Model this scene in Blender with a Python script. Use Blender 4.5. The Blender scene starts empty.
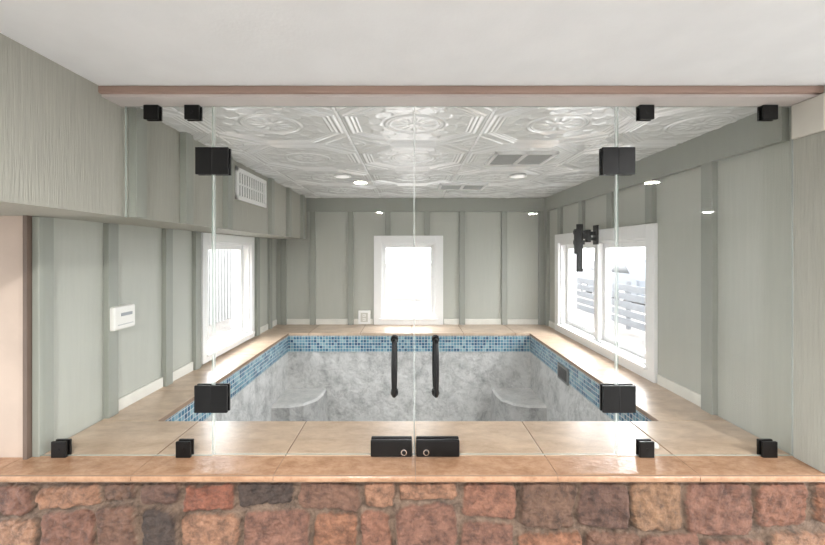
import bpy, math, random
import numpy as np
from mathutils import Matrix, Vector
random.seed(4); rng=np.random.RandomState(4)
U=0.00357; D=1.428; EYE=1.60
def X(px,d=1.0): return (px-410)*U*d
def Z(py,d=1.0): return EYE-(py-252)*U*d
XL=-376*U; XR=385*U; XS=-290*U; YB=2.82*D; ZC=EYE+155*U; ZD=EYE-204*U; ZS=EYE+36*U
ZG0=ZD; ZG1=EYE+146*U
scene=bpy.context.scene
scene.view_settings.view_transform='Standard'

def lin(c):
    return tuple((v/255/12.92 if v/255<=0.04045 else ((v/255+0.055)/1.055)**2.4) for v in c)+(1.0,)
# ---------------- materials
def newmat(name):
    m=bpy.data.materials.new(name); m.use_nodes=True
    nt=m.node_tree; b=nt.nodes['Principled BSDF']; return m,nt,b
def pbr(name,c,rough=0.5,metal=0.0,noise=0.06,nscale=8,bump=0.0,bscale=60,vec=(1,1,1),spec=0.5,c2=None,detail=4,nrough=.5,dist=0):
    m,nt,b=newmat(name); N=nt.nodes; L=nt.links
    b.inputs['Roughness'].default_value=rough; b.inputs['Metallic'].default_value=metal
    b.inputs['Specular IOR Level'].default_value=spec
    geo=N.new('ShaderNodeNewGeometry'); mp=N.new('ShaderNodeMapping'); mp.inputs['Scale'].default_value=vec
    L.new(geo.outputs['Position'],mp.inputs['Vector'])
    n=N.new('ShaderNodeTexNoise'); n.inputs['Scale'].default_value=nscale; n.inputs['Detail'].default_value=detail; n.inputs['Roughness'].default_value=nrough; n.inputs['Distortion'].default_value=dist
    L.new(mp.outputs[0],n.inputs['Vector'])
    r=N.new('ShaderNodeValToRGB'); cl=lin(c)
    if c2 is None:
        a=tuple(v*(1-noise) for v in cl[:3])+(1,); e=tuple(min(1,v*(1+noise)) for v in cl[:3])+(1,)
    else: a=cl; e=lin(c2)
    r.color_ramp.elements[0].color=a; r.color_ramp.elements[1].color=e
    r.color_ramp.elements[0].position=.36; r.color_ramp.elements[1].position=.64
    L.new(n.outputs['Fac'],r.inputs['Fac']); L.new(r.outputs['Color'],b.inputs['Base Color'])
    if bump:
        n2=N.new('ShaderNodeTexNoise'); n2.inputs['Scale'].default_value=bscale; n2.inputs['Detail'].default_value=5
        L.new(mp.outputs[0],n2.inputs['Vector'])
        bp=N.new('ShaderNodeBump'); bp.inputs['Strength'].default_value=bump; bp.inputs['Distance'].default_value=.01
        L.new(n2.outputs['Fac'],bp.inputs['Height']); L.new(bp.outputs[0],b.inputs['Normal'])
    return m
M_wall=pbr('sage_siding',(180,182,173),.5,noise=.02,nscale=14,bump=.09,bscale=26,vec=(6,6,.35))
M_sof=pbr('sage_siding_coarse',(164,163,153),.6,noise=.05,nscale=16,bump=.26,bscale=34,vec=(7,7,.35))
M_batten=pbr('sage_batten',(150,153,144),.5,noise=.02,bump=.05,bscale=20,vec=(5,5,.4))
M_white=pbr('white_trim_paint',(242,242,241),.35,noise=.01)
M_cream=pbr('cream_base_strip',(226,224,216),.5,noise=.05)
M_pale=pbr('header_underside_lightened',(200,192,188),.5,noise=.03)
M_block=pbr('frieze_end_lit',(204,200,190),.5,noise=.03)  # end of the frieze board, warmer light put into its colour
M_ceilp=pbr('white_ceiling_paint',(228,229,230),.8,noise=.02,bump=.05,bscale=120)
M_tin=pbr('embossed_tin',(250,252,254),.22,noise=.01,spec=.8,metal=.3)
M_head=pbr('mauve_wood',(160,134,122),.5,noise=.1,vec=(.3,5,5))
M_pink=pbr('pink_beige_wall',(192,174,160),.7,noise=.04)
M_dark=pbr('shadow_gap_seal',(104,88,78),.6)
M_trav=pbr('travertine',(212,188,164),.28,c2=(182,156,132),nscale=9,bump=.08,bscale=40,vec=(1,1.8,1),detail=12,nrough=.72,dist=.3)
M_ledge=pbr('travertine_warm_lit',(190,152,122),.24,c2=(154,116,88),nscale=14,bump=.15,bscale=60,detail=12,nrough=.72,vec=(1,1.4,1.2),dist=.2)  # same travertine as the coping, warm room light tinted into the colour
M_grout=pbr('grout',(140,116,96),.9)
M_black=pbr('matte_black_metal',(9,9,10),.4,noise=.1,spec=.35)
M_chrome=pbr('brushed_steel',(200,200,200),.25,metal=1)
M_whitep=pbr('white_plastic',(238,237,232),.3,noise=.01)
M_grey=pbr('grey_plastic',(110,112,112),.5)
M_slat=pbr('pale_grey_slat',(190,192,192),.4)
M_lcd=pbr('display_grey',(150,156,160),.3)
M_floor=pbr('floor_stone',(165,163,160),.6,c2=(185,183,180),nscale=6)
M_outer=pbr('lounge_wall_paint',(204,204,203),.8)
M_ground=pbr('gravel_ground',(88,84,80),.9,noise=.3,nscale=2,bump=.2)
M_fence=pbr('grey_rail',(78,80,83),.7,noise=.1)
M_siding=pbr('pale_vertical_siding',(122,122,120),.7,noise=.04)
M_sidingd=pbr('siding_batten',(102,102,100),.7,noise=.04)
M_gwall=pbr('pale_block_wall',(134,127,121),.8,noise=.1)
M_carp=pbr('silver_car_paint',(78,82,88),.3,noise=.01)
M_carg=pbr('dark_car_glass',(20,24,28),.1,noise=.01)

def plaster(name,vein,lo,dlo,hi,sc=8,bump=.55):
    m,nt,b=newmat(name); N=nt.nodes; L=nt.links
    geo=N.new('ShaderNodeNewGeometry')
    n=N.new('ShaderNodeTexNoise'); n.inputs['Scale'].default_value=sc; n.inputs['Detail'].default_value=14; n.inputs['Roughness'].default_value=.76; n.inputs['Distortion'].default_value=.3
    L.new(geo.outputs['Position'],n.inputs['Vector'])
    r=N.new('ShaderNodeValToRGB'); e=r.color_ramp.elements
    e[0].position=.34; e[0].color=lin((lo,lo,lo-1)); e[1].position=.62; e[1].color=lin((hi,hi-1,hi-3))
    x=e.new(.44); x.color=lin((lo+dlo,lo+dlo,lo+dlo-2)); x=e.new(.52); x.color=lin((hi-9,hi-10,hi-12))
    L.new(n.outputs['Fac'],r.inputs['Fac'])
    v=N.new('ShaderNodeTexNoise'); v.inputs['Scale'].default_value=4.4; v.inputs['Detail'].default_value=9; v.inputs['Roughness'].default_value=.6; v.inputs['Distortion'].default_value=.6
    L.new(geo.outputs['Position'],v.inputs['Vector'])
    rv=N.new('ShaderNodeValToRGB'); q=rv.color_ramp.elements
    q[0].position=.487; q[0].color=(1,1,1,1); q[1].position=.507; q[1].color=(1,1,1,1); k=q.new(.497); k.color=(.42,.42,.43,1)
    L.new(v.outputs['Fac'],rv.inputs['Fac'])
    mx=N.new('ShaderNodeMix'); mx.data_type='RGBA'; mx.blend_type='MULTIPLY'; mx.inputs[0].default_value=vein
    L.new(r.outputs[0],mx.inputs[6]); L.new(rv.outputs[0],mx.inputs[7])
    L.new(mx.outputs[2],b.inputs['Base Color'])
    b.inputs['Roughness'].default_value=.6
    n2=N.new('ShaderNodeTexNoise'); n2.inputs['Scale'].default_value=18; n2.inputs['Detail'].default_value=10; n2.inputs['Distortion'].default_value=.4
    L.new(geo.outputs['Position'],n2.inputs['Vector'])
    bp=N.new('ShaderNodeBump'); bp.inputs['Strength'].default_value=bump; bp.inputs['Distance'].default_value=.025
    L.new(n2.outputs['Fac'],bp.inputs['Height']); L.new(bp.outputs[0],b.inputs['Normal'])
    return m
M_plaster=plaster('grey_marbled_plaster',.5,156,28,214,7.5,.8)
M_bench=plaster('bench_plaster_lit_top',.3,200,12,230,8,.4)  # lighter copy of the bench plaster, light painted onto the seat top
M_benchf=plaster('bench_plaster_shaded_front',.5,136,24,186,8,.7)  # darker copy of the bench plaster, shade painted into the seat fronts
def mosaic(s=0.0262):
    m,nt,b=newmat('blue_glass_mosaic'); N=nt.nodes; L=nt.links
    tc=N.new('ShaderNodeTexCoord'); sc=N.new('ShaderNodeVectorMath'); sc.operation='SCALE'; sc.inputs['Scale'].default_value=1/s
    L.new(tc.outputs['UV'],sc.inputs[0])
    fl=N.new('ShaderNodeVectorMath'); fl.operation='FLOOR'; L.new(sc.outputs[0],fl.inputs[0])
    fr=N.new('ShaderNodeVectorMath'); fr.operation='FRACTION'; L.new(sc.outputs[0],fr.inputs[0])
    wn=N.new('ShaderNodeTexWhiteNoise'); L.new(fl.outputs[0],wn.inputs['Vector'])
    r=N.new('ShaderNodeValToRGB'); r.color_ramp.interpolation='CONSTANT'; e=r.color_ramp.elements
    cols=[(92,138,158),(60,106,134),(120,160,176),(50,90,120),(84,134,154),(136,172,182),(72,118,144)]
    e[0].position=0; e[0].color=lin(cols[0]); e[1].position=1/7; e[1].color=lin(cols[1])
    for i in range(2,7):
        k=e.new(i/7); k.color=lin(cols[i])
    L.new(wn.outputs['Value'],r.inputs['Fac'])
    sp=N.new('ShaderNodeSeparateXYZ'); L.new(fr.outputs[0],sp.inputs[0])
    def edge(o):
        a=N.new('ShaderNodeMath'); a.operation='SUBTRACT'; L.new(o,a.inputs[0]); a.inputs[1].default_value=.5
        c=N.new('ShaderNodeMath'); c.operation='ABSOLUTE'; L.new(a.outputs[0],c.inputs[0]); return c.outputs[0]
    mx=N.new('ShaderNodeMath'); mx.operation='MAXIMUM'; L.new(edge(sp.outputs[0]),mx.inputs[0]); L.new(edge(sp.outputs[1]),mx.inputs[1])
    gt=N.new('ShaderNodeMath'); gt.operation='GREATER_THAN'; L.new(mx.outputs[0],gt.inputs[0]); gt.inputs[1].default_value=.43
    mix=N.new('ShaderNodeMix'); mix.data_type='RGBA'; L.new(gt.outputs[0],mix.inputs[0]); L.new(r.outputs[0],mix.inputs[6]); mix.inputs[7].default_value=lin((200,208,210))
    L.new(mix.outputs[2],b.inputs['Base Color']); 
    b.inputs['Roughness'].default_value=.18
    return m
M_mosaic=mosaic()
def glassmat(name,tint=(1,1,1),refl=1.0):
    m=bpy.data.materials.new(name); m.use_nodes=True; nt=m.node_tree; N=nt.nodes; L=nt.links
    for n in list(N): N.remove(n)
    o=N.new('ShaderNodeOutputMaterial'); t=N.new('ShaderNodeBsdfTransparent'); t.inputs['Color'].default_value=tint+(1,)
    g=N.new('ShaderNodeBsdfGlossy'); g.inputs['Roughness'].default_value=0.0
    f=N.new('ShaderNodeFresnel')
    # same reflectance on both faces of the sheet
    geo=N.new('ShaderNodeNewGeometry'); io=N.new('ShaderNodeMix'); io.data_type='FLOAT'
    L.new(geo.outputs['Backfacing'],io.inputs[0]); io.inputs[2].default_value=1.45; io.inputs[3].default_value=1/1.45; L.new(io.outputs[0],f.inputs['IOR'])
    mu=N.new('ShaderNodeMath'); mu.operation='MULTIPLY'; mu.inputs[1].default_value=refl; L.new(f.outputs[0],mu.inputs[0])
    x=N.new('ShaderNodeMixShader'); L.new(mu.outputs[0],x.inputs[0]); L.new(t.outputs[0],x.inputs[1]); L.new(g.outputs[0],x.inputs[2])
    L.new(x.outputs[0],o.inputs[0]); return m
M_glass=glassmat('clear_glass',(.99,.994,.992),.7)
M_wglass=glassmat('window_glass',(.99,.99,.99),.6)
M_edge=pbr('glass_edge',(206,224,216),.2,noise=.02)
M_edge.node_tree.nodes['Principled BSDF'].inputs['Alpha'].default_value=.4
M_seal=pbr('clear_vinyl_seal',(226,234,230),.3,noise=.02)
M_seal.node_tree.nodes['Principled BSDF'].inputs['Alpha'].default_value=.36
def emis(name,c,s):
    m=bpy.data.materials.new(name); m.use_nodes=True; b=m.node_tree.nodes['Principled BSDF']
    b.inputs['Base Color'].default_value=c; b.inputs['Emission Color'].default_value=c; b.inputs['Emission Strength'].default_value=s; return m
M_lamp=emis('warm_lamp_lens',(1,.92,.8,1),10)
M_lampc=emis('cool_lamp_lens',(1,.98,.95,1),.5)

# ---------------- mesh helper
class MB:
    def __init__(s): s.v=[];s.f=[];s.m=[];s.sm=[]
    def box(s,x0,x1,y0,y1,z0,z1,m=0):
        if x0>x1:x0,x1=x1,x0
        if y0>y1:y0,y1=y1,y0
        if z0>z1:z0,z1=z1,z0
        n=len(s.v); s.v+=[(x0,y0,z0),(x1,y0,z0),(x1,y1,z0),(x0,y1,z0),(x0,y0,z1),(x1,y0,z1),(x1,y1,z1),(x0,y1,z1)]
        for q in [(0,3,2,1),(4,5,6,7),(0,1,5,4),(1,2,6,5),(2,3,7,6),(3,0,4,7)]:
            s.f.append(tuple(n+i for i in q)); s.m.append(m); s.sm.append(False)
        return s
    def cyl(s,c,r,h,axis='z',m=0,seg=24,r2=None):
        r2=r if r2 is None else r2; n=len(s.v)
        for k,(hh,rr) in enumerate([(-h/2,r),(h/2,r2)]):
            for i in range(seg):
                a=2*math.pi*i/seg; p=(rr*math.cos(a),rr*math.sin(a),hh)
                if axis=='x': p=(p[2],p[0],p[1])
                if axis=='y': p=(p[1],p[2],p[0])
                s.v.append((c[0]+p[0],c[1]+p[1],c[2]+p[2]))
        for i in range(seg):
            j=(i+1)%seg; s.f.append((n+i,n+j,n+seg+j,n+seg+i)); s.m.append(m); s.sm.append(True)
        s.f.append(tuple(n+i for i in reversed(range(seg)))); s.m.append(m); s.sm.append(False)
        s.f.append(tuple(n+seg+i for i in range(seg))); s.m.append(m); s.sm.append(False)
        return s
    def tube(s,pts,rad,m=0,seg=16,side=Vector((1,0,0))):
        n=len(s.v); P=[Vector(p) for p in pts]
        for i,p in enumerate(P):
            t=(P[min(i+1,len(P)-1)]-P[max(i-1,0)]).normalized(); b=t.cross(side).normalized(); a=b.cross(t).normalized()
            for k in range(seg):
                w=2*math.pi*k/seg; s.v.append(tuple(p+(a*math.cos(w)+b*math.sin(w))*rad[i]))
        for i in range(len(P)-1):
            for k in range(seg):
                j=(k+1)%seg; s.f.append((n+i*seg+k,n+i*seg+j,n+(i+1)*seg+j,n+(i+1)*seg+k)); s.m.append(m); s.sm.append(True)
        s.f.append(tuple(n+k for k in reversed(range(seg)))); s.m.append(m); s.sm.append(False)
        e=n+(len(P)-1)*seg; s.f.append(tuple(e+k for k in range(seg))); s.m.append(m); s.sm.append(False)
        return s
    def prism(s,poly,z0,z1,m=0,axis='z',side_m=None):
        n=len(s.v); k=len(poly); sm=m if side_m is None else side_m
        for z in (z0,z1):
            for (a,b) in poly:
                s.v.append((a,b,z) if axis=='z' else ((a,z,b) if axis=='y' else (z,a,b)))
        s.f.append(tuple(n+i for i in reversed(range(k)))); s.m.append(m)
        s.f.append(tuple(n+k+i for i in range(k))); s.m.append(m)
        for i in range(k):
            j=(i+1)%k; s.f.append((n+i,n+j,n+k+j,n+k+i)); s.m.append(sm)
        s.sm+= [False]*(k+2)
        return s
    def make(s,name,mats,parent=None,label=None,cat=None,kind=None,group=None,bevel=0,bseg=2,fix=True):
        V=np.array(s.v); lo=V.min(0); hi=V.max(0); c=np.array([(lo[0]+hi[0])/2,(lo[1]+hi[1])/2,lo[2]])
        me=bpy.data.meshes.new(name); me.from_pydata([tuple(p) for p in (V-c)],[],s.f)
        if not isinstance(mats,(list,tuple)): mats=[mats]
        for m in mats: me.materials.append(m)
        me.polygons.foreach_set('material_index',s.m); me.polygons.foreach_set('use_smooth',s.sm)
        me.update()
        uv=me.uv_layers.new(name='UVMap')
        for p in me.polygons:
            nn=p.normal; ax=max(range(3),key=lambda i:abs(nn[i]))
            for li in p.loop_indices:
                w=V[me.loops[li].vertex_index]
                uv.data[li].uv=((w[1],w[2]) if ax==0 else (w[0],w[2]) if ax==1 else (w[0],w[1]))
        ob=bpy.data.objects.new(name,me); scene.collection.objects.link(ob); ob.location=c
        if fix:
            import bmesh
            bm=bmesh.new(); bm.from_mesh(me); bmesh.ops.recalc_face_normals(bm,faces=bm.faces); bm.to_mesh(me); bm.free()
        if bevel:
            b=ob.modifiers.new('bevel','BEVEL'); b.width=bevel; b.segments=bseg; b.limit_method='ANGLE'; b.angle_limit=math.radians(40)
        tag(ob,parent,label,cat,kind,group); return ob
def tag(ob,parent=None,label=None,cat=None,kind=None,group=None):
    if parent is not None:
        bpy.context.view_layer.update()
        ob.parent=parent; ob.matrix_parent_inverse=parent.matrix_world.inverted()
    if label: ob['label']=label
    if cat: ob['category']=cat
    if kind: ob['kind']=kind
    if group: ob['group']=group
def empty(name,loc,label=None,cat=None,kind=None,group=None,parent=None):
    e=bpy.data.objects.new(name,None); e.empty_display_size=.1; scene.collection.objects.link(e); e.location=loc
    tag(e,parent,label,cat,kind,group); return e

class F:
    def __init__(s,kind): s.k=kind
    def box(s,mb,a0,a1,o0,o1,z0,z1,m=0):
        if s.k=='R': mb.box(XR-o0,XR-o1,a0,a1,z0,z1,m)
        if s.k=='L': mb.box(XL+o0,XL+o1,a0,a1,z0,z1,m)
        if s.k=='S': mb.box(XS+o0,XS+o1,a0,a1,z0,z1,m)
        if s.k=='B': mb.box(a0,a1,YB-o0,YB-o1,z0,z1,m)
    def pt(s,a,o,z):
        return {'R':(XR-o,a,z),'L':(XL+o,a,z),'S':(XS+o,a,z),'B':(a,YB-o,z)}[s.k]
FR,FL,FS,FB=F('R'),F('L'),F('S'),F('B')
def wall(name,fr,a0,a1,z0,z1,th,hole=None,mat=M_wall,label=None,head=None):
    mb=MB()
    if hole:
        h0,h1,g0,g1=hole
        fr.box(mb,a0,h0,-th,0,z0,z1); fr.box(mb,h1,a1,-th,0,z0,z1)
        fr.box(mb,h0,h1,-th,0,z0,g0); fr.box(mb,h0,h1,-th,0,g1,z1)
    else: fr.box(mb,a0,a1,-th,0,z0,z1)
    if head: fr.box(mb,head,a0,-th,0,ZD,z1)
    return mb.make(name,mat,kind='structure',label=label,cat='wall')
def portal(c,rot,sx,sy):
    l=bpy.data.lights.new('daylight_portal','AREA'); l.shape='RECTANGLE'; l.size=sx; l.size_y=sy; l.energy=1
    l.cycles.is_portal=True
    o=bpy.data.objects.new('daylight_portal',l); scene.collection.objects.link(o); o.location=c; o.rotation_euler=rot
TH=.14; YE=.914*D
wr=(1.552*D,2.62*D,ZD,EYE+45*U); wl=(1.79*D,2.38*D,ZD+.01,ZS-.003); wb=(X(374,2.82),X(443,2.82),ZD,EYE+46*U)
tw=.085
def hole(w,t=tw): return (w[0]+t,w[1]-t,w[2]+t*.8,w[3]-t)
wall('wall_right',FR,.972*D,YB,0,ZC,TH,hole(wr),label='sage grey board and batten siding wall',head=YE)
wall('wall_left',FL,D+.0,YB,0,ZS,TH,hole(wl,.06),label='sage grey board and batten siding wall')
wall('wall_back',FB,XL-TH,XR+TH,0,ZC,TH,hole(wb,.075),label='sage grey board and batten siding wall')
for fr,w,t in ((FR,wr,tw),(FL,wl,.06),(FB,wb,.075)):
    h=hole(w,t); c=fr.pt((h[0]+h[1])/2,-TH-.01,(h[2]+h[3])/2)
    rot={'R':(0,math.pi/2,0),'L':(0,-math.pi/2,0),'B':(-math.pi/2,0,0)}[fr.k]
    if fr.k=='B': portal(c,rot,h[1]-h[0],h[3]-h[2])
    else: portal(c,rot,h[3]-h[2],h[1]-h[0])
mb=MB(); mb.box(-3.2,XS,-1.0,D,ZS,ZC); mb.box(XL-TH,XS,D,YB,ZS,ZC)
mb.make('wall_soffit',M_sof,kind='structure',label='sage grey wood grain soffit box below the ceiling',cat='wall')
mb=MB(); mb.box(-3.2,-380*U,D-.01,D+.12,0,ZS)
mb.make('wall_return',M_pink,kind='structure',label='pinkish beige wall end beside the glass',cat='wall')
mb=MB(); mb.box(-380.5*U,-376.5*U,D-.025,D+.0,ZD,ZS)
mb.make('trim_1',M_dark,kind='structure',label='dark strip for the shadow gap and seal at the glass edge')  # shadow gap and black seal beside the glass, drawn as a dark strip
def battens(name,fr,lst,w,t=.026,frieze=None,extra=None):
    mb=MB()
    for (a,z0,z1) in lst: fr.box(mb,a-w/2,a+w/2,0,t,z0,z1)
    if frieze: fr.box(mb,frieze[0],frieze[1],0,t+.003,frieze[2],frieze[3])
    return mb.make(name,M_batten,kind='structure',label='sage grey painted battens and frieze board',bevel=.0015,bseg=1)
ZF=EYE+113*U
rb=[(1.275*D,ZD,ZF)]+[(d*D,wr[3],ZF) for d in (1.585,1.90,2.22,2.54)]+[(2.78*D,ZD,ZF)]
battens('trim_2',FR,rb,.07,frieze=(1.015*D,YB,ZF,ZC-.002))
bb=[(X(p,2.82),ZD,ZF) for p in (313,351,462,504,541,284)]+[(X(p,2.82),wb[3],ZF) for p in (388,427)]
battens('trim_3',FB,bb,.055,frieze=(XS,XR,ZF,ZC-.002))
lb=[(d*D,ZD,ZS-.002) for d in (1.015,1.245,1.535,1.745,2.44,2.66)]
battens('trim_4',FL,lb,.06)
sb=[(d*D,ZS,ZC-.002) for d in (1.05,1.28,1.57,2.06,2.36,2.66)]
battens('trim_5',FS,sb,.06,t=.030)
def base(name,fr,spans):
    mb=MB()
    for a0,a1 in spans: fr.box(mb,a0,a1,0,.013,ZD,ZD+.055)
    mb.make(name,M_cream,kind='structure',label='cream base strip between battens',bevel=.003)
base('baseboard_right',FR,[(1.30*D,1.545*D),(2.63*D,2.75*D)])
base('baseboard_left',FL,[(1.27*D,1.51*D),(1.56*D,1.72*D),(2.47*D,2.63*D),(2.69*D,2.8*D)])
base('baseboard_back',FB,[(X(287,2.82),X(310,2.82)),(X(316,2.82),X(348,2.82)),(X(354,2.82),X(373,2.82)),(X(444,2.82),X(459,2.82)),(X(465,2.82),X(501,2.82)),(X(507,2.82),X(538,2.82))])
mb=MB(); mb.box(XS-.06,XR+TH,.93*D,D+.015,ZG1+.008,ZC)
mb.make('trim_6',M_head,kind='structure',label='mauve brown wooden header over the glass',bevel=.004)
mb=MB(); mb.box(XS-.04,XR,.94*D,D+.013,ZG1,ZG1+.008)
mb.make('trim_8',M_pale,kind='structure',label='added pale strip lightening the header underside above the glass')  # strip added so the header's underside looks lighter
mb=MB(); FR.box(mb,YE,.995*D,0,.022,ZF-.005,ZG1-.001)
mb.make('trim_7',M_block,kind='structure',label='frieze board end under the header, coloured paler as if lit',bevel=.004)
mb=MB(); FR.box(mb,YE,.995*D,0,.014,ZD,ZF-.005)
mb.make('trim_9',M_sof,kind='structure',label='wood grain siding strip beside the glass',bevel=.002)

# windows
def window(n,fr,w,t,sashes,label):
    a0,a1,z0,z1=w; h0,h1,g0,g1=hole(w,t)
    root=empty('window_%d'%n,fr.pt((a0+a1)/2,0,z0),label=label,cat='window',kind='structure')
    mb=MB(); o=.022
    fr.box(mb,a0,h0,0,o,z0,z1); fr.box(mb,h1,a1,0,o,z0,z1); fr.box(mb,h0,h1,0,o,g1,z1); fr.box(mb,h0,h1,0,o,z0,g0)
    fr.box(mb,h0-.02,h1+.02,0,o+.02,g0-.012,g0+.004)
    mb.make('casing',M_white,root,bevel=.003)
    j=.012; mb=MB()
    fr.box(mb,h0,h0+j,-TH,0,g0,g1); fr.box(mb,h1-j,h1,-TH,0,g0,g1); fr.box(mb,h0+j,h1-j,-TH,0,g0,g0+j); fr.box(mb,h0+j,h1-j,-TH,0,g1-j,g1)
    mb.make('jamb',M_white,root)
    A=h0+j; B=h1-j; wd=(B-A)/sashes; s=.034
    for i in range(sashes):
        b0=A+wd*i; b1=b0+wd
        if i: 
            mb=MB(); fr.box(mb,b0-.03,b0+.03,-.10,-.01,g0+j,g1-j); mb.make('mullion',M_white,root,bevel=.003)
        mb=MB(); q0,q1=g0+j,g1-j
        x0=b0+(.03 if i else 0); x1=b1-(.03 if i<sashes-1 else 0)
        fr.box(mb,x0,x0+s,-.09,-.05,q0,q1); fr.box(mb,x1-s,x1,-.09,-.05,q0,q1)
        fr.box(mb,x0+s,x1-s,-.09,-.05,q0,q0+s); fr.box(mb,x0+s,x1-s,-.09,-.05,q1-s,q1)
        mb.make('sash',M_white,root,bevel=.003)
        mb=MB(); fr.box(mb,x0+s,x1-s,-.072,-.068,q0+s,q1-s); mb.make('pane',M_wglass,root)
window(1,FB,wb,.075,1,'white framed window in the end wall')
window(2,FR,wr,tw,2,'white framed double window with deep sill')
window(3,FL,wl,.06,1,'white framed window below the soffit')

# ---------------- tin ceiling (height field)
def grid_obj(name,xs,ys,fz,mats,kind,label,cat,attr=None,vertical=False,yplane=0):
    gx,gy=np.meshgrid(xs,ys); h=fz(gx,gy); nx=len(xs); ny=len(ys)
    if vertical: co=np.stack([gx,h,gy],-1).reshape(-1,3)
    else: co=np.stack([gx,gy,h],-1).reshape(-1,3)
    c=np.array([(xs[0]+xs[-1])/2,co[:,1].mean(),co[:,2].min()]); co=co-c
    i=np.arange((nx-1)*(ny-1)); r=i//(nx-1); q=i%(nx-1); a=r*nx+q
    if vertical: f=np.stack([a,a+1,a+nx+1,a+nx],-1)
    else: f=np.stack([a,a+nx,a+nx+1,a+1],-1)
    me=bpy.data.meshes.new(name); me.vertices.add(len(co)); me.vertices.foreach_set('co',co.astype(np.float32).ravel())
    me.loops.add(f.size); me.loops.foreach_set('vertex_index',f.astype(np.int32).ravel())
    me.polygons.add(len(f)); me.polygons.foreach_set('loop_start',np.arange(len(f),dtype=np.int32)*4)
    try: me.polygons.foreach_set('loop_total',np.full(len(f),4,dtype=np.int32))
    except Exception: pass
    me.update(calc_edges=True); me.validate()
    me.polygons.foreach_set('use_smooth',np.ones(len(me.polygons),dtype=bool))
    if attr is not None:
        ca=me.color_attributes.new('stone_col','FLOAT_COLOR','POINT'); ca.data.foreach_set('color',attr.reshape(-1).astype(np.float32))
    for m in mats: me.materials.append(m)
    ob=bpy.data.objects.new(name,me); scene.collection.objects.link(ob); ob.location=c
    tag(ob,None,label,cat,kind); return ob
TS=.607
def tin(gx,gy):
    u=(((gx-.018)/TS+.5)%1)*2-1; v=(((gy-1.70)/TS+.5)%1)*2-1
    au,av=np.abs(u),np.abs(v); oc=np.maximum(np.maximum(au,av),(au+av)/1.4142)
    r=np.hypot(u,v); th=np.arctan2(v,u)
    R=lambda d,w: np.exp(-np.abs(d/w)**2.8)
    S=lambda x,w: 1/(1+np.exp(-np.clip(x/w,-40,40)))
    # octagonal triple moulding
    h=.0050*R(oc-.915,.024)+.0034*R(oc-.845,.014)+.0026*R(oc-.785,.012)
    # round medallion with petals and boss
    h+=.0040*R(r-.40,.018)+.0022*R(r-.345,.011)
    h+=.0042*S(.08-r,.007)+.0030*S(np.cos(12*th)*.5+.02,.09)*R(r-.20,.075)
    # leaf sprays
    zone=S(r-.46,.007)*S(.745-oc,.007)
    leaf=np.abs(np.sin(6*th))
    h+=zone*.0026*S(.48-leaf-.34*np.sin(34*(r-.5)),.08)
    # corner diamonds with rosette
    cu,cv=1-au,1-av; dc=cu+cv; rc=np.hypot(cu,cv)
    h+=.0044*R(dc-.47,.022)*S(oc-.94,.006)+.0024*R(rc-.19,.013)+.0040*S(.085-rc,.007)
    # seam
    m=np.maximum(au,av)
    h-=.0070*R(m-1,.012)
    return ZC-.012-h*.95
xs=np.arange(XS,XR+.003,.0029); ys=np.arange(D+.015,YB+.003,.0033); ys[-1]=YB
grid_obj('ceiling',xs,ys,tin,[M_tin],'structure','white embossed tin ceiling with octagon medallions','ceiling')
mb=MB(); mb.box(XL-TH,XR+TH,D+.02,YB+TH,ZC,ZC+.08); mb.make('ceiling_backing',M_ceilp,kind='structure',label='ceiling slab',cat='ceiling')
mb=MB(); mb.box(-3.2,5.0,-4.5,D+.02,ZC,ZC+.08); mb.make('ceiling_lounge',M_ceilp,kind='structure',label='smooth white painted ceiling',cat='ceiling')
mb=MB(); mb.box(-3.2,5.0,-4.5,.95*D,-.08,0); mb.make('floor',M_floor,kind='structure',label='pale grey stone floor',cat='floor')
mb=MB(); mb.box(-3.3,5.0,-4.6,-4.5,0,ZC); mb.make('wall_lounge_back',M_outer,kind='structure',label='pale painted wall',cat='wall')
def side(name,x0,x1,ya,yb,h0,h1):
    mb=MB(); mb.box(x0,x1,ya,h0,0,ZC); mb.box(x0,x1,h1,yb,0,ZC); mb.box(x0,x1,h0,h1,0,.45); mb.box(x0,x1,h0,h1,ZS-.05,ZC)
    mb.make(name,M_outer,kind='structure',label='pale painted wall with an added unseen opening for daylight',cat='wall')  # side openings are out of view, added to brighten the lounge
side('wall_lounge_left',-3.3,-3.2,-4.5,D,-.35,1.1)
side('wall_lounge_right',5.0,5.1,-4.5,1.5,-1.8,.8)
zm=(.45+ZS-.05)/2; hh=ZS-.05-.45
portal((-3.32,.375,zm),(0,-math.pi/2,0),hh,1.45); portal((5.12,-.5,zm),(0,math.pi/2,0),hh,2.6)
mb=MB(); mb.box(XR+TH,5.0,.972*D,.972*D+.10,0,ZC); mb.make('wall_lounge_front',M_outer,kind='structure',label='pale painted wall',cat='wall')

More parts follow.
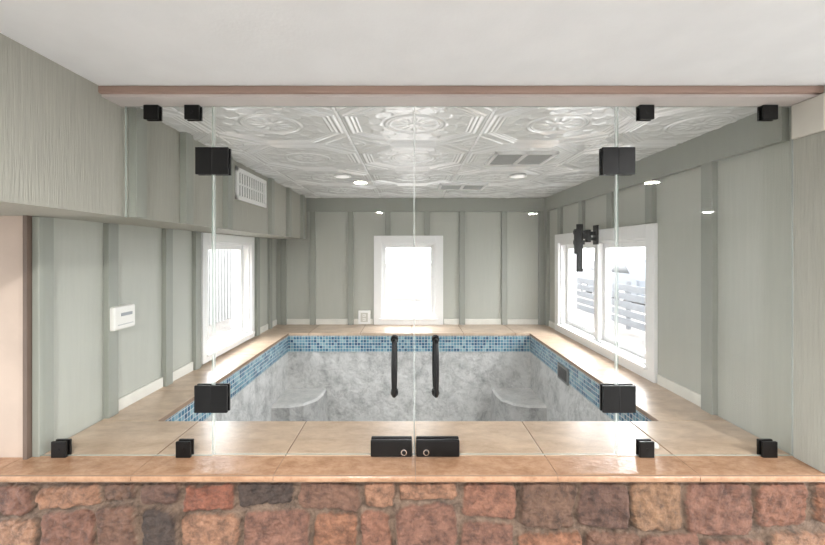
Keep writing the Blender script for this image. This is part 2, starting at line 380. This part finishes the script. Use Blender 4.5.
# ---------------- stone wall
SD=.935
def SX(px): return (px-410)*U*SD
def SZ(py): return EYE-(py-252)*U*SD
pal=[(132,94,77),(148,112,90),(112,84,70),(138,98,76),(124,90,76),(152,118,96),(106,82,68),(134,86,68),(140,110,86)]
dk=(72,60,54)
stones=[]
def st(x0,x1,y0,y1,c=None):
    stones.append((SX(x0+.3),SX(x1-.3),SZ(y1-.3),SZ(y0+.3),c or pal[random.randrange(len(pal))]))
row1=[(-60,-10,486,520),(-6,32,487,516),(36,98,487,509),(101,133,486,503),(137,178,486,506),(182,233,486,512),(237,291,484,508),(297,360,483,511),(364,395,484,509),(398,458,484,502),(462,516,484,520),(520,577,484,530),(580,629,484,529),(632,684,484,532),(688,753,484,537),(757,812,484,529),(816,870,484,525),(874,930,486,535)]
row2=[(-60,-12,523,560),(-8,34,520,560),(38,92,513,556),(96,134,507,556),(139,176,510,556),(180,238,516,556),(242,310,512,556),(314,356,515,556),(360,391,513,556),(395,457,506,556),(461,516,524,560),(520,582,534,570),(586,642,533,570),(646,702,536,570),(706,768,541,570),(772,830,533,570),(834,890,530,570)]
for k,(a,b,c,d) in enumerate(row1): st(a,b,c,d,dk if a in(237,) else ((100,76,66) if a in(580,137) else None))
for k,(a,b,c,d) in enumerate(row2): st(a,b,c,d,dk if a in(139,) else None)
zt=SZ(572)
while zt>.03:
    hh=random.uniform(.11,.16); zb=max(0,zt-hh); x=-2.9
    while x<1.6:
        w=random.uniform(.11,.24); stones.append((x+.006,x+w-.006,zb+.006,zt-.006,pal[random.randrange(len(pal))])); x+=w
    zt=zb
for side_ in (-1,1):
    for (za,zb_) in ((SZ(535),SZ(486)),(SZ(572),SZ(537))):
        x=-2.9 if side_<0 else SX(935); e=SX(-62) if side_<0 else 1.6
        while x<e-.05:
            w=min(random.uniform(.12,.2),e-x); stones.append((x+.006,x+w-.006,za+.006,zb_-.004,pal[random.randrange(len(pal))])); x+=w
xs=np.arange(-2.9,XR+.14,.004); zs=np.arange(.3,ZD-.027,.003)
gx,gz=np.meshgrid(xs,zs)
def sn(freq,seed,amp=1):
    r=np.random.RandomState(seed); o=np.zeros_like(gx)
    for i in range(10):
        a=r.uniform(0,6.28); f=freq*r.uniform(.6,1.5); o+=np.sin(gx*f*math.cos(a)+gz*f*math.sin(a)+r.uniform(0,6.28))
    return o/4*amp
wx=gx+sn(38,1,.005)+sn(110,7,.0026)+sn(240,9,.0014); wz=gz+sn(38,2,.0045)+sn(110,8,.0026)+sn(240,10,.0014)
H=np.zeros_like(gx); C=np.zeros(gx.shape+(4,)); C[...]=lin((124,106,92)); C[...,3]=1
for (x0,x1,z0,z1,c) in stones:
    cx,cz=(x0+x1)/2,(z0+z1)/2; hx,hz=(x1-x0)/2,(z1-z0)/2; rr=min(hx,hz)*random.uniform(.2,.5)
    m=(np.abs(gx-cx)<hx+.03)&(np.abs(gz-cz)<hz+.03)
    ax=wx[m]-cx; az=wz[m]-cz; tl=random.uniform(-.09,.09)
    px=ax*math.cos(tl)-az*math.sin(tl); pz=ax*math.sin(tl)+az*math.cos(tl)
    qx=np.abs(px)-hx+rr; qz=np.abs(pz)-hz+rr
    sd=np.hypot(np.maximum(qx,0),np.maximum(qz,0))+np.minimum(np.maximum(qx,qz),0)-rr
    t=np.clip(-sd/.013,0,1); hgt=random.uniform(.011,.019)*np.sqrt(np.clip(1-(1-t)**2,0,1))*(1+px*random.uniform(-7,7)+pz*random.uniform(-7,7))
    H[m]=np.maximum(H[m],hgt)
    cc=np.array(lin(c)); w=np.clip((-sd-.001)/.002,0,1)[:,None]; C[m]=C[m]*(1-w)+cc*w
f1=np.abs(sn(42,3,1.0)); f2=np.abs(sn(90,13,1.0))
H+=(f1*.005+f2*.004)*(H>.004)+sn(160,4,.0018)+sn(420,5,.0012)
yw=.955*D
M_stone,nt,b=newmat('red_brown_stone'); N=nt.nodes; L=nt.links
va=N.new('ShaderNodeAttribute'); va.attribute_name='stone_col'
g=N.new('ShaderNodeNewGeometry'); n=N.new('ShaderNodeTexNoise'); n.inputs['Scale'].default_value=26; n.inputs['Detail'].default_value=12; n.inputs['Roughness'].default_value=.74; L.new(g.outputs['Position'],n.inputs['Vector'])
r=N.new('ShaderNodeValToRGB'); r.color_ramp.elements[0].position=.37; r.color_ramp.elements[0].color=(.44,.43,.43,1); r.color_ramp.elements[1].position=.63; r.color_ramp.elements[1].color=(1.34,1.30,1.25,1)
e=r.color_ramp.elements.new(.5); e.color=(.96,.91,.88,1)
L.new(n.outputs['Fac'],r.inputs['Fac'])
mx=N.new('ShaderNodeMix'); mx.data_type='RGBA'; mx.blend_type='MULTIPLY'; mx.inputs[0].default_value=1
L.new(va.outputs['Color'],mx.inputs[6]); L.new(r.outputs[0],mx.inputs[7]); L.new(mx.outputs[2],b.inputs['Base Color']); b.inputs['Roughness'].default_value=.65
n2=N.new('ShaderNodeTexNoise'); n2.inputs['Scale'].default_value=45; n2.inputs['Detail'].default_value=10; n2.inputs['Roughness'].default_value=.65; L.new(g.outputs['Position'],n2.inputs['Vector'])
bp=N.new('ShaderNodeBump'); bp.inputs['Strength'].default_value=1; bp.inputs['Distance'].default_value=.018; L.new(n2.outputs['Fac'],bp.inputs['Height']); L.new(bp.outputs[0],b.inputs['Normal'])
grid_obj('wall_front',xs,zs,lambda a,b_: yw-.008-H,[M_stone],'structure','red brown fieldstone wall with sandy mortar','wall',attr=C,vertical=True)
mb=MB(); mb.box(-2.9,XR+.14,yw-.02,yw+.02,0,.31); mb.make('wall_front_base',M_grout,kind='structure',label='mortar base course below the fieldstone',cat='wall')

# ---------------- ledge (bullnose slabs)
seams=[-2.9]+[(-255-130*k)*U for k in (4,3,2,1)]+[s*U for s in (-255,-125,5,135,265)]+[XR+.14]
mb=MB(); th=.026; rr=.011; yf=.912*D; prof=[(D-.001,ZD-th),(D-.001,ZD)]
for i in range(9):
    t=math.pi*i/8; prof.append((yf+rr-rr*math.sin(t),ZD-th/2+(th/2)*math.cos(t)))
for i in range(len(seams)-1): mb.prism(prof,seams[i]+.0014,seams[i+1]-.0014,0,'x')
for i in range(len(seams)-1): mb.box(seams[i]+.0001,seams[i+1]-.0001,yf+.003,D-.002,ZD-th+.003,ZD-.0012,1)
mb.make('stone_ledge',[M_ledge,M_grout],label='travertine ledge, tinted as under warm light, capping the stone wall',cat='ledge')
def tiles(name,rects,z0,z1,mat,parent=None,bevel=.004,g=.0012,**k):
    mb=MB()
    for (x0,x1,y0,y1) in rects: mb.box(x0+g,x1-g,y0+g,y1-g,z0,z1,0)
    for (x0,x1,y0,y1) in rects: mb.box(x0+.0002,x1-.0002,y0+.004,y1-.0002,z0+.003,z1-.0012,1)
    return mb.make(name,[mat,M_grout],parent,bevel=bevel,bseg=3,**k)

# ---------------- pool
PX0,PX1,PY0,PY1=-308*U,304*U,1.2*D,2.52*D
e_=.003
pool=empty('plunge_pool',((PX0+PX1)/2,(PY0+PY1)/2,0),label='empty grey plaster plunge pool with blue mosaic band',cat='pool')
zt=ZD-.024
mb=MB(); mb.box(XL+e_,PX0,D+.0,YB-e_,0,zt); mb.box(PX1,XR-e_,D,YB-e_,0,zt); mb.box(PX0,PX1,D,PY0,0,zt); mb.box(PX0,PX1,PY1,YB-e_,0,zt); mb.box(PX0,PX1,PY0,PY1,0,.02)
mb.make('basin',M_plaster,pool)
bt=.006; zb=ZD-.024-.145
mb=MB(); mb.box(PX0,PX1,PY1-bt,PY1,zb,zt); mb.box(PX0,PX0+bt,PY0,PY1-bt,zb,zt)
sk0,sk1=1.90*D,2.03*D
mb.box(PX1-bt,PX1,PY0,PY1-bt,zb,zt)
mb.box(PX0+bt,PX1-bt,PY0,PY0+bt,zb,zt)
mb.make('tile_band',M_mosaic,pool)
mb=MB(); fx=PX1-bt
mb.box(fx-.012,fx,sk0,sk1,zb-.01,zb+.10,0); mb.box(fx-.014,fx-.011,sk0+.015,sk1-.015,zb+.005,zb+.085,1)
mb.make('skimmer_cover',[M_grey,M_black],pool,bevel=.002)
rects=[]
o=.012
cs=[XL+e_]+[s*U for s in (-255,-125,5,135,265)]+[XR-e_]
for i in range(len(cs)-1): rects.append((cs[i],cs[i+1],D,PY0+o))
for i in range(len(cs)-1): rects.append((cs[i],cs[i+1],PY1-o,YB-e_))
ny=5
for i in range(ny):
    y0=PY0+o+(PY1-PY0-2*o)*i/ny; y1=PY0+o+(PY1-PY0-2*o)*(i+1)/ny
    rects.append((XL+e_,PX0+o,y0,y1)); rects.append((PX1-o,XR-e_,y0,y1))
tiles('coping',rects,zt,ZD,M_trav,pool,bevel=.003,g=.0018)
def bench(sx):
    # solid corner seat: straight angled front, sides battered slightly towards the foot
    a=PX0 if sx>0 else PX1
    top=[(0,-.001),(0,-.42),(.14,-.415),(.24,-.375),(.325,-.27),(.345,-.15),(.345,-.001)]
    n=len(top); mb=MB(); zt_=EYE-343*U
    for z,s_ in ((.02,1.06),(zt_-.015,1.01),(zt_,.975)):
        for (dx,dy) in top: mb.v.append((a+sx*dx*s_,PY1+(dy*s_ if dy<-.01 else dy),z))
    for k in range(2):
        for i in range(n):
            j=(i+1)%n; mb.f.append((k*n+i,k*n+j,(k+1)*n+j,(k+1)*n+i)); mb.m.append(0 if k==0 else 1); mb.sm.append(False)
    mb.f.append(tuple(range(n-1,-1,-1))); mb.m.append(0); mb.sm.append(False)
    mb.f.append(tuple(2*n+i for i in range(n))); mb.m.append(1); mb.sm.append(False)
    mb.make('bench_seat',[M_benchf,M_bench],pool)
bench(1); bench(-1)

# ---------------- glass enclosure
gt=.010; y0g,y1g=D-gt/2,D+gt/2
def pane(poly,name,parent):
    mb=MB(); mb.prism(poly,y0g,y1g,0,'y',1); return mb.make(name,[M_glass,M_edge],parent)
def seal(x0,x1,z0,z1,parent):
    mb=MB(); mb.box(x0,x1,y0g-.001,y1g+.001,z0,z1); mb.make('seal_strip',M_seal,parent)
def rect(x0,x1,z0,z1): return [(x0,z0),(x1,z0),(x1,z1),(x0,z1)]
def clamp(px,py,parent,top):
    x=X(px); z=Z(py); h=.026; mb=MB(); t=.009
    za,zb_=(z-h,ZG1+.0) if top else (ZD,z+h)
    mb.box(x-h,x+h,y0g-t,y0g,za,zb_); mb.box(x-h,x+h,y1g,y1g+t,za,zb_)
    if top: mb.box(x-h,x+h,y0g-t,y1g+t,ZG1-.003,ZG1)
    else: mb.box(x-h,x+h,y0g-t,y1g+t,ZD,ZD+.003)
    o=mb.make('clamp',M_black,parent,bevel=.0025); 
    mb=MB(); mb.cyl((x,y0g-t-.0005,(za+zb_)/2),.006,.002,'y',seg=16); mb.make('screw',M_black,o)
def hinge(px,py,parent):
    x=X(px); z=Z(py); hw=.058; hh=.048; mb=MB(); t=.010
    for s in (-1,1):
        for (ya,yb) in ((y0g-t,y0g),(y1g,y1g+t)):
            xa,xb=(x-hw,x-.0005) if s<0 else (x+.0005,x+hw)
            mb.box(xa,xb,ya,yb,z-hh,z+hh)
    mb.cyl((x,y0g-.005,z),.0055,.09,'z',seg=16)
    return mb.make('hinge',M_black,parent,bevel=.0015)
gap=.0025; Zb=ZD+.003; Zt=ZG1-.003
fl=empty('glass_panel',(X(150),D,ZD),label='fixed clear glass panel notched around the soffit',cat='glass panel')
pane([(-376*U+.002,Zb),(X(213)-gap,Zb),(X(213)-gap,Zt),(XS+.021,Zt),(XS+.021,ZS-.004),(-376*U+.002,ZS-.004)],'pane',fl)
for p in (61.5,185): clamp(p,447.5,fl,False)
for p in (153,193.5): clamp(p,113,fl,True)
fr_=empty('glass_panel',(X(700),D,ZD),label='fixed rectangular clear glass panel beside the siding',cat='glass panel')
pane(rect(X(617)+gap,XR-.003,Zb,Zt),'pane',fr_)
seal(XR-.007,XR-.003,Zb,Zt,fr_)
for p in (645,767): clamp(p,447.5,fr_,False)
for p in (645,767.5): clamp(p,113,fr_,True)
def handle(px,parent):
    x=X(px); z1=Z(339); z0=Z(392)
    for s,yg in ((-1,y0g),(1,y1g)):
        pts=[];rad=[]
        def ad(o,z,r): pts.append((x,yg+s*o,z)); rad.append(r)
        ad(0,z1,.0135);ad(.006,z1,.0135);ad(.008,z1,.008);ad(.028,z1,.0075)
        for k in range(1,7):
            t=math.pi/2*k/6; ad(.028+.016*math.sin(t),z1-.016*(1-math.cos(t)),.0078)
        for k in range(1,9):
            t=k/9; ad(.044+.008*math.sin(math.pi*t),(z1-.016)*(1-t)+(z0+.016)*t,.0078+.0014*math.sin(math.pi*t))
        for k in range(0,7):
            t=math.pi/2*k/6; ad(.028+.016*math.cos(t),z0+.016*(1-math.sin(t)),.0078)
        ad(.008,z0,.008);ad(.006,z0,.0135);ad(0,z0,.0135)
        mb=MB(); mb.tube(pts,rad); mb.make('pull_handle',M_black,parent)
def lock(x0,x1,cx,parent):
    mb=MB(); z0,z1=Z(454.5),Z(438); t=.014
    mb.box(X(x0),X(x1),y0g-t,y0g,z0,z1); mb.box(X(x0),X(x1),y1g,y1g+t,z0,z1)
    o=mb.make('lock',M_black,parent,bevel=.004,bseg=3)
    mb=MB(); zc=(z0+z1)/2-.012
    mb.cyl((X(cx),y0g-t-.0015,zc),.011,.003,'y'); mb.cyl((X(cx),y0g-t-.004,zc),.007,.003,'y',1)
    mb.box(X(cx)-.001,X(cx)+.001,y0g-t-.0062,y0g-t-.004,zc-.005,zc+.005,1)
    mb.make('key_cylinder',[M_chrome,M_black],o)
dl=empty('glass_door',(X(314),D,ZD),label='frameless clear glass swing door with black hardware',cat='glass door')
pane(rect(X(213)+gap,X(415)-.0015,Zb+.004,Zt),'pane',dl)
seal(X(213)+gap,X(213)+gap+.004,Zb+.004,Zt,dl); seal(X(415)-.0045,X(415)-.0015,Zb+.004,Zt,dl)
hinge(213.5,161.5,dl); hinge(212.5,398,dl); handle(394.5,dl); lock(371,412,404,dl)
dr=empty('glass_door',(X(516),D,ZD),label='frameless clear glass swing door with black hardware',cat='glass door')
pane(rect(X(415)+.0015,X(617)-gap,Zb+.004,Zt),'pane',dr)
seal(X(617)-gap-.004,X(617)-gap,Zb+.004,Zt,dr)
hinge(617,161.5,dr); hinge(617.5,398,dr); handle(435.5,dr); lock(416,459,426,dr)

# ---------------- wall fittings
root=empty('air_vent',(XS,1.83*D,EYE+88*U),label='white slatted air register on the soffit',cat='air vent')
a0,a1,z0,z1=1.655*D,2.0*D,EYE+88*U,EYE+142*U
mb=MB(); b_=.026
FS.box(mb,a0,a1,0,.012,z0,z0+b_);FS.box(mb,a0,a1,0,.012,z1-b_,z1);FS.box(mb,a0,a0+b_,0,.012,z0,z1);FS.box(mb,a1-b_,a1,0,.012,z0,z1)
mb.make('frame',M_white,root,bevel=.002)
mb=MB(); FS.box(mb,a0+b_,a1-b_,0,.002,z0+b_,z1-b_,1)
nl=12
for i in range(nl):
    a=a0+b_+(a1-a0-2*b_)*(i+.5)/nl; FS.box(mb,a-.0105,a+.0105,.002,.005,z0+b_,z1-b_)
FS.box(mb,a0+b_,a1-b_,.002,.008,(z0+z1)/2-.005,(z0+z1)/2+.005)
mb.make('louvres',[M_white,M_grey],root)
def cvent(x0,x1,ya,yb,label,n=9):
    zc=ZC-.020; root=empty('ceiling_vent',((x0+x1)/2,(ya+yb)/2,zc),label=label,cat='air vent')
    mb=MB(); b_=.02
    mb.box(x0,x1,ya,ya+b_,zc-.008,zc);mb.box(x0,x1,yb-b_,yb,zc-.008,zc);mb.box(x0,x0+b_,ya,yb,zc-.008,zc);mb.box(x1-b_,x1,ya,yb,zc-.008,zc)
    mb.box((x0+x1)/2-.012,(x0+x1)/2+.012,ya,yb,zc-.008,zc); mb.box(x0,x1,ya,yb,zc,zc+.018)
    mb.make('frame',M_white,root,bevel=.002)
    mb=MB(); mb.box(x0+b_,x1-b_,ya+b_,yb-b_,zc-.002,zc,1)
    for i in range(n):
        y=ya+b_+(yb-ya-2*b_)*(i+.5)/n; mb.box(x0+b_,x1-b_,y-.007,y+.007,zc-.004,zc-.002)
    mb.make('louvres',[M_slat,M_grey],root)
cvent(128*U,224*U,1.50*D,1.71*D,'square white two-way ceiling register')
cvent(66*U,172*U,2.2*D,2.38*D,'flat white ceiling register near the end wall',7)
mb=MB(); root=empty('wall_thermostat',(XL,1.29*D,EYE-98*U),label='white plastic spa control box on the siding',cat='thermostat')
FL.box(mb,1.228*D,1.326*D,.0,.045,EYE-98*U,EYE-68*U); mb.make('housing',M_whitep,root,bevel=.010,bseg=4)
mb=MB(); FL.box(mb,1.258*D,1.308*D,.045,.0465,EYE-81*U,EYE-77*U); mb.make('display',M_lcd,root)
mb=MB(); FL.box(mb,1.245*D,1.312*D,.045,.0472,EYE-92*U,EYE-91*U); mb.make('button',M_slat,root)
cx,cz=X(364.5,2.82),Z(317,2.82)
mb=MB(); root=empty('power_outlet',(cx,YB,cz-.06),label='white framed double power outlet on the end wall',cat='outlet')
mb.box(cx-.06,cx+.06,YB-.022,YB,cz-.066,cz+.066); mb.make('frame',M_white,root,bevel=.003)
M_plate=pbr('pale_grey_plate',(206,204,196),.4)
M_slot=pbr('dark_slot',(96,94,90),.5)
mb=MB(); mb.box(cx-.036,cx+.036,YB-.027,YB-.022,cz-.046,cz+.046,1)
for dz in (-.02,.02):
    mb.box(cx-.016,cx+.016,YB-.030,YB-.027,cz+dz-.014,cz+dz+.014,0)
    for sx in (-.006,.006): mb.box(cx+sx-.001,cx+sx+.001,YB-.031,YB-.03,cz+dz-.004,cz+dz+.006,2)
mb.make('receptacle',[M_whitep,M_plate,M_slot],root)
# screen mount: wall plate, folding arm, tilting head with two hanging rails
yc=2.03*D
root=empty('screen_mount',(XR,yc,EYE),label='black metal swivel screen bracket with no screen',cat='bracket')
top=EYE+32*U
mb=MB(); mb.box(XR-.034,XR-.022,yc-.035,yc+.035,top-.06,top+.08); mb.make('wall_plate',M_black,root,bevel=.003)
mb=MB(); mb.box(XR-.08,XR-.034,yc-.012,yc+.012,top+.006,top+.034); mb.box(XR-.08,XR-.034,yc-.012,yc+.012,top-.030,top-.008); mb.cyl((XR-.085,yc,top+.002),.02,.09,'z')
mb.box(XR-.12,XR-.08,yc-.014,yc+.014,top-.020,top+.026)
mb.make('arm',M_black,root,bevel=.002)
mb=MB(); px=XR-.125
for k,(dx,dy,dn,up) in enumerate(((-.052,-.03,.13,.05),(-.006,.03,.26,.09))):
    w_=.018 if k==0 else .023
    mb.box(px+dx-w_,px+dx+w_,yc+dy-.004,yc+dy+.012,top-dn,top+up)
    for q in range(5): mb.cyl((px+dx,yc+dy-.006,top+up-.02-q*.03),.004,.004,'y',seg=10)
mb.box(px-.065,px+.02,yc-.008,yc+.008,top+.015,top+.042); mb.box(px-.065,px+.015,yc-.008,yc+.008,top-.060,top-.029)
mb.cyl((px-.024,yc,top+.0),.018,.10,'z')
mb.make('head_plate',M_black,root,bevel=.0015)
mb=MB(); mb.cyl((X(655,1.04),1.05*D,ZD+.006),.022,.012,'z',r2=.018); mb.make('plastic_cap',M_whitep,label='small round white plastic cap on the coping',cat='cap')

# ---------------- recessed lights
def downlight(x,y,z=ZC,power=30,r=.075,mat=M_lamp,col=(1,.985,.965),label='round recessed ceiling light, switched on',group='recessed lounge lights'):
    mb=MB()
    mb.cyl((x,y,z-.004),r+.015,.008,'z',seg=32)
    root=mb.make('recessed_light',M_white,label=label,cat='ceiling light',group=group)
    mb=MB(); mb.cyl((x,y,z-.0095),r,.003,'z',seg=32); mb.make('lens',mat,root)
    if power:
        l=bpy.data.lights.new('lamp_light','AREA'); l.shape='DISK'; l.size=r*2; l.energy=power; l.color=col
        o=bpy.data.objects.new('lamp_light',l); scene.collection.objects.link(o); o.location=(x,y,z-.014); tag(o,root)
for (xx,dd) in ((-107,-.18),(528,-.18),(-119,-1.85),(484,-1.95),(1134,-1.8)):
    downlight(xx*U,dd*D,power=58,r=.048)
for xx in (-133,213):
    downlight(xx*U,1.97*D,z=ZC-.016,power=0,r=.045,mat=M_lampc,label='small round recessed light in the tin ceiling',group='recessed lights in tin ceiling')

# ---------------- outdoors
mb=MB(); mb.box(-25,25,YB+TH+.0,40,-.15,-.05); mb.box(XR+TH,25,1.6,YB+TH,-.15,-.05); mb.box(-25,XL-TH,1.6,YB+TH,-.15,-.05)
mb.box(5.1,25,-12,1.6,-.15,-.05); mb.box(-25,-3.3,-12,1.6,-.15,-.05)
mb.make('ground',M_ground,kind='structure',label='brown grey gravel yard',cat='ground')
mb=MB()
for i in range(5): mb.box(4.6,4.63,2.5,11.5,.04+i*.18,.18+i*.18)
for i in range(7): mb.box(4.63,4.70,2.5+i*1.5,2.58+i*1.5,-.05,.98)
mb.make('rail_fence',M_fence,label='grey horizontal board fence outside the window',cat='fence')
mb=MB(); mb.box(-4.6,-4.5,1.7,12,-.05,2.6,0)
for i in range(68): mb.box(-4.5,-4.482,1.75+i*.15,1.785+i*.15,-.05,2.6,1)
mb.make('neighbouring_shed',[M_siding,M_sidingd],label='pale shed wall with vertical siding outside the window',cat='shed')
mb=MB(); mb.box(-5,4.2,14,14.2,-.05,1.15)
mb.box(-5.05,4.25,13.97,14.23,1.15,1.2)
mb.make('garden_wall',M_gwall,label='low pale garden wall across the yard',cat='wall')
cx0,cx1,cy0=6.6,8.35,11.6
car=empty('car',((cx0+cx1)/2,cy0+2.2,-.05),label='grey parked estate car beyond the fence',cat='car')
body=[(0,.28),(4.4,.28),(4.42,.62),(4.3,.86),(3.3,.96),(2.75,1.42),(.75,1.46),(.15,.98),(0,.86)]
mb=MB(); mb.prism([(cy0+a,b-.05) for a,b in body],cx0,cx1,0,'x'); mb.make('body',M_carp,car,bevel=.06,bseg=3)
mb=MB(); win=[(.42,1.0),(3.1,1.0),(2.66,1.34),(.82,1.38)]
mb.prism([(cy0+a,b-.05) for a,b in win],cx0-.008,cx0+.004,0,'x'); mb.make('side_window',M_carg,car)
for a in (.85,3.55):
    for xx in (cx0+.09,cx1-.09):
        mb=MB(); mb.cyl((xx,cy0+a,.27),.32,.2,'x',0); mb.cyl((xx,cy0+a,.27),.19,.21,'x',1); mb.make('wheel',[M_black,M_chrome],car)

# ---------------- world
w=bpy.data.worlds.new('sky'); scene.world=w; w.use_nodes=True
bg=w.node_tree.nodes['Background']; bg.inputs['Color'].default_value=(.95,.975,1,1); bg.inputs['Strength'].default_value=15.5

cam=bpy.data.cameras.new('camera'); co=bpy.data.objects.new('camera',cam); scene.collection.objects.link(co)
co.location=(0,0,EYE); co.rotation_euler=(math.pi/2,0,0)
cam.sensor_width=36; cam.lens=400/825*36; cam.shift_x=2.5/825; cam.shift_y=-20.5/825; cam.clip_start=.02
scene.camera=co
